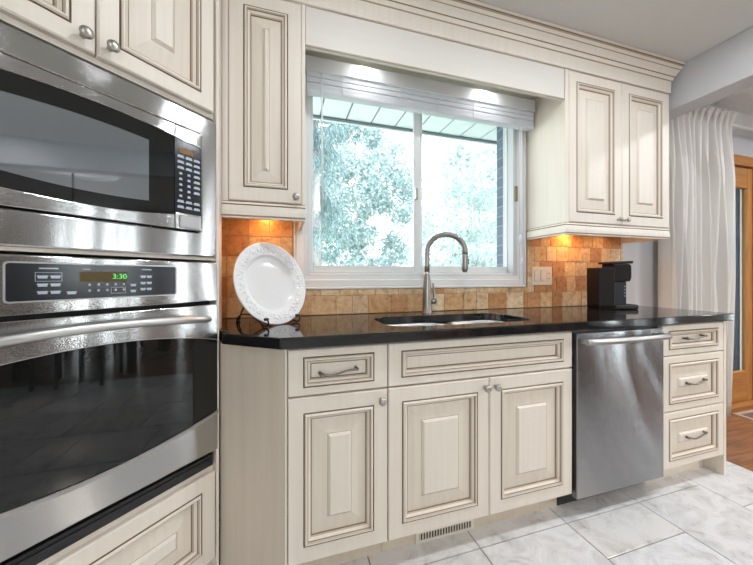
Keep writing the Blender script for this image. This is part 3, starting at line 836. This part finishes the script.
# ------------------------------------------------------------------ counter and wall items
pc = Vector((-.0445, 1.45, 1.0960)); yaw, lean, PR = .695, .26, .185
u_ = Vector((math.cos(yaw), math.sin(yaw), 0)); n_h = Vector((math.sin(yaw), -math.cos(yaw), 0))
v_ = Vector((0, 0, 1))*math.cos(lean)-n_h*math.sin(lean); nn = u_.cross(v_)
PM = Matrix(((u_.x, v_.x, nn.x, pc.x), (u_.y, v_.y, nn.y, pc.y), (u_.z, v_.z, nn.z, pc.z), (0, 0, 0, 1)))
bm = BM(); NA = 288; rnd = random.Random(21)
SC = PR/.181
prof_p = [(0, -.014), (.06, -.014), (.110, -.013), (.118, -.010), (.124, -.003), (.128, .001)]
prof_p += [(.130+.0035*i, .0015+.0008*i) for i in range(13)] + [(.176, .0115), (.179, .0115), (.181, .009), (.180, .004), (.165, .001), (.13, -.006), (.11, -.018), (0, -.019)]
rings = []
for idx, (r_, h) in enumerate(prof_p):
    if r_ == 0: rings.append([bm.verts.new(PM @ Vector((0, 0, h)))]); continue
    ring = []
    for j in range(NA):
        a = 2*PI*j/NA; e = 0
        if 6 <= idx <= 18:      # embossed fruit and leaf border
            q = (idx-6)/12; p_ = Vector((r_*math.cos(a), r_*math.sin(a), 0))
            e = .012*math.sin(PI*q)**.6*(abs(mnoise.noise(p_*75))*.9+mnoise.noise(p_*150)*.45)
        ring.append(bm.verts.new(PM @ Vector((SC*r_*math.cos(a), SC*r_*math.sin(a), h+e))))
    rings.append(ring)
for a, c in zip(rings, rings[1:]):
    for j in range(NA):
        q = list(dict.fromkeys([a[j % len(a)], a[(j+1) % len(a)], c[(j+1) % len(c)], c[j % len(c)]]))
        if len(q) > 2: bm.faces.new(q).smooth = True
tag(link('plate', bm, 'porcelain'), 'large round white embossed plate displayed upright on a black easel', 'plate')
es_ = thing('plate_easel', 'black wrought-iron easel holding the white plate on the counter', 'easel', (pc.x, pc.y, .918))
bm = BM()
def el(a, f_, z): return pc+u_*a+n_h*f_+Vector((0, 0, z-pc.z))
def front_of_plate(z, extra): return -(z-pc.z)*math.tan(lean)*-1*0 + (pc.z-z)*math.tan(lean)+extra
for s in (-1, 1):
    zb = .926; fz = (pc.z-.935)*math.tan(lean)
    path = [el(s*.055, -.165, .922), el(s*.070, -.15, .932), el(s*.083, -.10, .958), el(s*.083, -.03, .962), el(s*.083, .02, .940), el(s*.083, .05, .926), el(s*.083, .07, .923), el(s*.083, .085, .932), el(s*.083, .080, .948), el(s*.083, .072, .950)]
    # rounded path
    fine = []
    for i in range(len(path)-1):
        p0, p1, p2, p3 = path[max(i-1, 0)], path[i], path[i+1], path[min(i+2, len(path)-1)]
        for t_ in range(6):
            t = t_/6; fine.append(.5*((2*p1)+(p2-p0)*t+(2*p0-5*p1+4*p2-p3)*t*t+(3*p1-p0-3*p2+p3)*t**3))
    fine.append(path[-1])
    link('leg', tube(BM(), fine, .0036, 8), 'blackmetal', es_)
    link('back_post', tube(BM(), [el(s*.055, -.165, .922), el(s*.06, -.13, .97), el(s*.05, -.095, 1.03), el(s*.02, -.075, 1.10), el(0, -.068, 1.16)], .0034, 8), 'blackmetal', es_)
    link('scroll', lathe(BM(), [(0, -.006), (.009, -.005), (.011, 0), (.009, .005), (0, .006)], Matrix.Translation(el(s*.083, .071, .951)), 10), 'blackmetal', es_)
    link('foot', lathe(BM(), [(0, 0), (.010, 0), (.010, .006), (.004, .009), (0, .009)], Matrix.Translation(el(s*.055, -.165, .9183)), 10), 'blackmetal', es_)
link('crossbar', tube(BM(), [el(-.078, -.03, .962), el(.078, -.03, .962)], .0034, 8), 'blackmetal', es_)

cm_a = math.atan2(-.093, .309)
cm = thing('coffee_maker', 'slim black single-serve coffee maker at the right end of the counter', 'coffee maker', (1.900, 1.515, .9182), cm_a)
# local: x forward (to the right), y across; built at z = 0
W = .115
bm = BM(); prism(bm, [(0, .004), (0, .262), (.115, .262), (.115, .03), (.12, .004)], -W/2, W/2); box(bm, .0, .13, -W/2, W/2, .0, .03)
link('reservoir', bm, 'coffee', cm, True, bevel=.005)
bm = BM()
prof_h = [(.112, .174), (.112, .286), (.215, .286), (.232, .280), (.236, .262), (.236, .20), (.226, .176)]
prism(bm, prof_h, -W/2+.001, W/2-.001); link('brew_head', bm, 'coffee', cm, True, bevel=.006)
bm = BM(); prism(bm, [(.085, .286), (.085, .300), (.245, .304), (.250, .300), (.245, .288)], -W/2+.002, W/2-.002); link('lid', bm, 'black', cm, True, bevel=.003)
bm = box(BM(), .115, .205, -W/2+.008, W/2-.008, .028, .176, 0, .006); link('splash_panel', bm, 'coffeegrey', cm, True)
bm = BM(); box(bm, .112, .290, -W/2+.002, W/2-.002, .0, .030, 0, .008); bs = link('drip_tray', bm, 'black', cm, True)
bm = BM()
for i in range(7): box(bm, .200+i*.012, .206+i*.012, -.042, .042, .0300, .0315)
link('grate', bm, 'coffeegrey', bs, True)
bm = BM()
for z in (.085, .105, .125, .145): lathe(bm, [(0, .002), (.004, .002), (.0045, 0)], Matrix.Translation((.190, -W/2+.0075, z)) @ Matrix.Rotation(PI/2, 4, 'X'), 12)
link('button', bm, 'nickel', cm, True)

for o_ in cm.children_recursive: o_.data.transform(Matrix.Diagonal((.87, 1, 1, 1)))

sp = thing('switch_plate', 'almond switch and outlet plate on the tiles right of the window', 'switch', (1.66, 1.684, 1.12))
x0, x1, z0, z1 = 1.580, 1.742, 1.068, 1.190
link('plate', box(BM(), x0, x1, 1.677, 1.6835, z0, z1, 0, .002), 'plasticwhite', sp)
for i in range(3):
    xc = x0+.030+i*.051
    if i < 2:
        link('rocker_gap', box(BM(), xc-.0165, xc+.0165, 1.6765, 1.6775, 1.092, 1.166), 'matedge', sp)
        sw = link('rocker', box(BM(), xc-.014, xc+.014, 1.6735, 1.6775, 1.095, 1.163, 0, .0015), 'plasticwhite', sp)
    else:
        o_ = link('outlet', box(BM(), xc-.017, xc+.017, 1.6745, 1.6775, 1.092, 1.166, 0, .0015), 'plasticwhite', sp)
        for zz in (1.112, 1.146):
            for dx in (-.006, .006): link('slot', box(BM(), xc+dx-.0012, xc+dx+.0012, 1.6735, 1.6748, zz-.005, zz+.005), 'slot', o_)

# ------------------------------------------------------------------ dining side
dr = thing('door_1', 'x', 'x', (3.5, YW, 0)); del dr['label']; del dr['category']; struct(dr)
bm = BM()
for x0, x1, z0, z1 in ((DX0-.07, DX0+.01, 0, 2.09), (DX1-.01, DX1+.07, 0, 2.09), (DX0-.07, DX1+.07, 2.09, 2.175)): box(bm, x0, x1, YW-.022, YW+.02, z0, z1, 0, .003)
link('jamb', bm, 'oakh', dr)
lf0, lf1 = DX0+.012, DX1-.012
bm = BM()
for x0, x1 in ((lf0, lf0+.115), (3.945, lf1)): box(bm, x0, x1, YW+.0, YW+.04, .03, 2.08, 0, .003)
link('stile', bm, 'oak', dr)
bm = BM(); box(bm, lf0+.115, 3.945, YW+.002, YW+.038, 1.905, 2.08, 0, .003); box(bm, lf0+.115, 3.945, YW+.002, YW+.038, .03, .290, 0, .003)
link('rail', bm, 'oakh', dr)
link('pane', box(BM(), lf0+.115, 3.945, YW+.018, YW+.022, .29, 1.905), 'glass', dr)
link('threshold', box(BM(), DX0, DX1, YW-.05, YW+.09, 0.0, .025, 0, .004), 'oakh', dr)
bm = BM()
for x0, x1 in ((3.850, 3.880), (3.912, 3.944)): box(bm, x0, x1, YW+.05, YW+.075, .05, 2.05)
box(bm, lf0, 3.850, YW+.05, YW+.075, .05, .12); box(bm, lf0, 3.850, YW+.05, YW+.075, 1.98, 2.05)
sf = link('storm_frame', bm, 'slate', dr)
cr = thing('curtain_rod', 'white curtain rod above the oak door in the dining room', 'curtain rod', (3.4, 1.61, 2.36))
link('rod', tube(BM(), [(2.66, 1.612, 2.362), (4.35, 1.612, 2.362)], .0135, 12), 'white', cr)
for x in (2.70, 4.30): link('bracket', box(BM(), x-.012, x+.012, 1.60, YW-.0005, 2.345, 2.38), 'white', cr)
# curtain: pinch-pleated linen
bm = BM(); NS, NZ = 330, 30; NP = 11; rows = []
zt, zb = 2.412, .03
for iz in range(NZ+1):
    fz = iz/NZ; fz = fz**1.5 if fz < .5 else fz**1.5
    z = zt-(zt-zb)*fz; row = []
    hd_ = max(0, 1-(zt-z)/.11); low = min(1, (zt-z)/.5)
    xr = 3.445-.015*fz - .10*max(0, fz-.55)
    for i in range(NS+1):
        s = i/NS; ph_ = 2*PI*NP*s
        amp = (.018+.030*low)*(.75+.35*math.sin(9.1*s+1.)); w1 = math.sin(ph_+.9*math.sin(11*s+z*.9)*low)+.35*low*math.sin(2.3*ph_+2*z)
        y = 1.572 - amp*w1 - .010*low*math.sin(ph_*.5+1.3+z*.6)
        x = 2.675+(xr-2.675)*s + .010*low*math.cos(ph_*1.0+z)
        pin = math.exp(-((((s*NP) % 1)-.25)/.13)**2)
        y -= hd_*.045*pin*(.6+.4*math.cos(6*PI*((s*NP) % 1)*2))
        zz = z - hd_*(1-pin)*.045
        if pin > .4: x += .020*hd_**2*(((s*NP) % 1)-.25)/.13
        row.append(bm.verts.new((x, y, zz)))
    rows.append(row)
for a, c in zip(rows, rows[1:]):
    for i in range(NS): bm.faces.new((a[i], a[i+1], c[i+1], c[i])).smooth = True
cu_ = link('curtain', bm, 'curtain'); tag(cu_, 'long pleated cream curtain hanging beside the oak door', 'curtain')
md = cu_.modifiers.new('thick', 'SOLIDIFY'); md.thickness = .0015
mt_ = thing('door_mat', 'reddish brown door mat on the wood floor before the oak door', 'mat', (3.9, 1.2, 0))
link('weave', box(BM(), 3.54, 4.35, 1.08, 1.57, .0, .009, 0, .003), 'mat', mt_)
bm = BM()
for x0, x1, y0, y1 in ((3.51, 4.38, 1.05, 1.08), (3.51, 4.38, 1.57, 1.60), (3.51, 3.54, 1.08, 1.57), (4.35, 4.38, 1.08, 1.57)): box(bm, x0, x1, y0, y1, 0, .010)
link('border', bm, 'matedge', mt_)
# dining furniture (seen mirrored in the oven and microwave glass)
tb = thing('dining_table', 'dark wood dining table behind the camera, mirrored in the oven glass', 'table', (3.4, -1.05, 0))
link('tabletop', box(BM(), 2.75, 4.05, -2.0, -.1, .72, .76, 0, .006), 'darkwood', tb)
for x in (2.85, 3.95):
    for y in (-1.9, -.2): link('leg', box(BM(), x-.035, x+.035, y-.035, y+.035, 0, .72), 'darkwood', tb)
def chair(loc, rz, label):
    r_ = thing('dining_chair', label, 'chair', loc, rz, 'dining chairs mirrored in the oven glass')
    link('seat', box(BM(), -.22, .22, -.22, .22, .43, .475, 0, .01), 'darkwood', r_, True)
    for x in (-.19, .19):
        link('leg', tube(BM(), [(x, -.19, 0), (x, -.19, .43)], .019, 8), 'darkwood', r_, True)
        link('leg', tube(BM(), [(x, .21, 0), (x, .20, .45), (x, .26, 1.0)], .019, 8), 'darkwood', r_, True)
    bm = BM()
    for z in (.65, .78, .92): box(bm, -.19, .19, .222+(z-.45)*.09, .240+(z-.45)*.09, z, z+.07, 0, .005)
    link('backrest', bm, 'darkwood', r_, True); return r_
for i, y in enumerate((-1.62, -1.05, -.48)):
    chair((2.62, y, 0), PI/2, 'dark wood ladder-back chair on the kitchen side of the dining table')
    chair((4.18, y, 0), -PI/2, 'dark wood ladder-back chair on the far side of the dining table')
ch = thing('pendant_lamp', 'dark rod pendant lamp hanging from a round ceiling medallion in the dining room', 'lamp', (3.4, -1.05, ZC))
mtx = Matrix.Translation((3.4, -1.05, ZC)) @ Matrix.Rotation(PI, 4, 'X')
link('medallion', lathe(BM(), [(0, .001), (.30, .001), (.42, .004), (.45, .018), (.47, .018), (.49, .001)], mtx, 48), 'white', ch)
link('canopy', lathe(BM(), [(0, .05), (.03, .05), (.075, .02), (.08, .004), (0, .004)], mtx, 24), 'pewter', ch)
link('rod', tube(BM(), [(3.4, -1.05, ZC-.03), (3.4, -1.05, 1.72)], .011, 8), 'pewter', ch)
link('lamp_shade', lathe(BM(), [(.03, .76), (.10, .78), (.20, .90), (.21, .92), (.20, .92), (.09, .79), (.03, .77)], mtx, 32), 'white', ch)

# ------------------------------------------------------------------ lights
def area(name, loc, size, power, col, rot=(0, 0, 0), shape='DISK', sy=None, spread=PI):
    l = bpy.data.lights.new(name, 'AREA'); l.shape = shape; l.size = size; l.energy = power; l.color = col; l.spread = spread
    if sy: l.size_y = sy
    o = bpy.data.objects.new(name, l); o.location = loc; o.rotation_euler = rot; C.objects.link(o); return o
pots = [(.35, .70), (1.30, .70), (2.0, .62), (-.1, -.7), (.95, -.9), (2.1, -1.0)]  # row above the counter edge, then a back row added as fill
pots += [(3.1, .55), (4.3, .55)]  # dining pair added to brighten the curtain
p0 = thing('recessed_light', 'x', 'lamp', (0, 0, ZC))
link('trim_ring', lathe(BM(), [(.058, .0), (.075, .0), (.078, -.004), (.075, -.006), (.058, -.004)], Matrix.Identity(4), 28), 'white', p0, True)
link('lens', lathe(BM(), [(0, -.002), (.058, -.002)], Matrix.Identity(4), 28), 'lampglow', p0, True)
for i, (x, y) in enumerate(pots):
    r_ = p0 if i == 0 else dup(p0, (x, y, ZC)); r_.location = (x, y, ZC-.0005)
    r_['label'] = 'unseen round recessed ceiling light, placed to light the room'; r_['group'] = 'recessed ceiling lights'
    area('recessed_lamp', (x, y, ZC-.012), .11, (7.6, 3.6, 19)[i//3], (.91, .945, 1.))
area('pendant_bulb', (3.4, -1.05, 1.60), .2, 60, (1, .9, .78))
WARM = (1., .44, .11)
for x, y, p in ((-.075, 1.645, .36), (-.10, 1.52, .85), (1.84, 1.645, .6), (1.86, 1.54, 1.45), (2.16, 1.56, .4)):
    area('under_cabinet_lamp', (x, y, 1.432), .05, p, WARM)
for x in (.42, 1.16): area('valance_lamp', (x, 1.54, 2.258), .06, .75, (.96, .98, 1.), spread=2.85)
# added lamps outside the invented rear and side windows, standing in for daylight
area('added_daylight_rear', (-.25, YB-.12, 1.55), 1.4, 30, (.92, .96, 1.), (PI/2, 0, 0), 'RECTANGLE', 1.1)
area('added_daylight_side', (XR+.15, -1.4, 1.25), 3.2, 280, (.92, .96, 1.), (PI/2, 0, PI/2), 'RECTANGLE', 2.3)
wd = bpy.data.worlds.new('sky'); bpy.context.scene.world = wd; wd.use_nodes = True
bg = wd.node_tree.nodes['Background']; bg.inputs[0].default_value = (.90, .97, 1., 1); bg.inputs[1].default_value = 5.6

# ------------------------------------------------------------------ camera
cam = bpy.data.cameras.new('camera'); co = bpy.data.objects.new('camera', cam); C.objects.link(co)
co.location = (0, 0, CAMZ); co.rotation_euler = (PI/2, 0, -.2923)
cam.sensor_width = 36; cam.lens = 312.332*36/753; cam.shift_y = -(282.5-276.44)/753; cam.clip_start = .02
sc = bpy.context.scene; sc.camera = co
sc.view_settings.view_transform = 'Standard'; sc.view_settings.look = 'None'; sc.view_settings.gamma = 1; sc.view_settings.exposure = -.20
sc.cycles.use_denoising = True
sc.cycles.max_bounces = 10; sc.cycles.diffuse_bounces = 5; sc.cycles.transparent_max_bounces = 12
sc.cycles.sample_clamp_indirect = 6
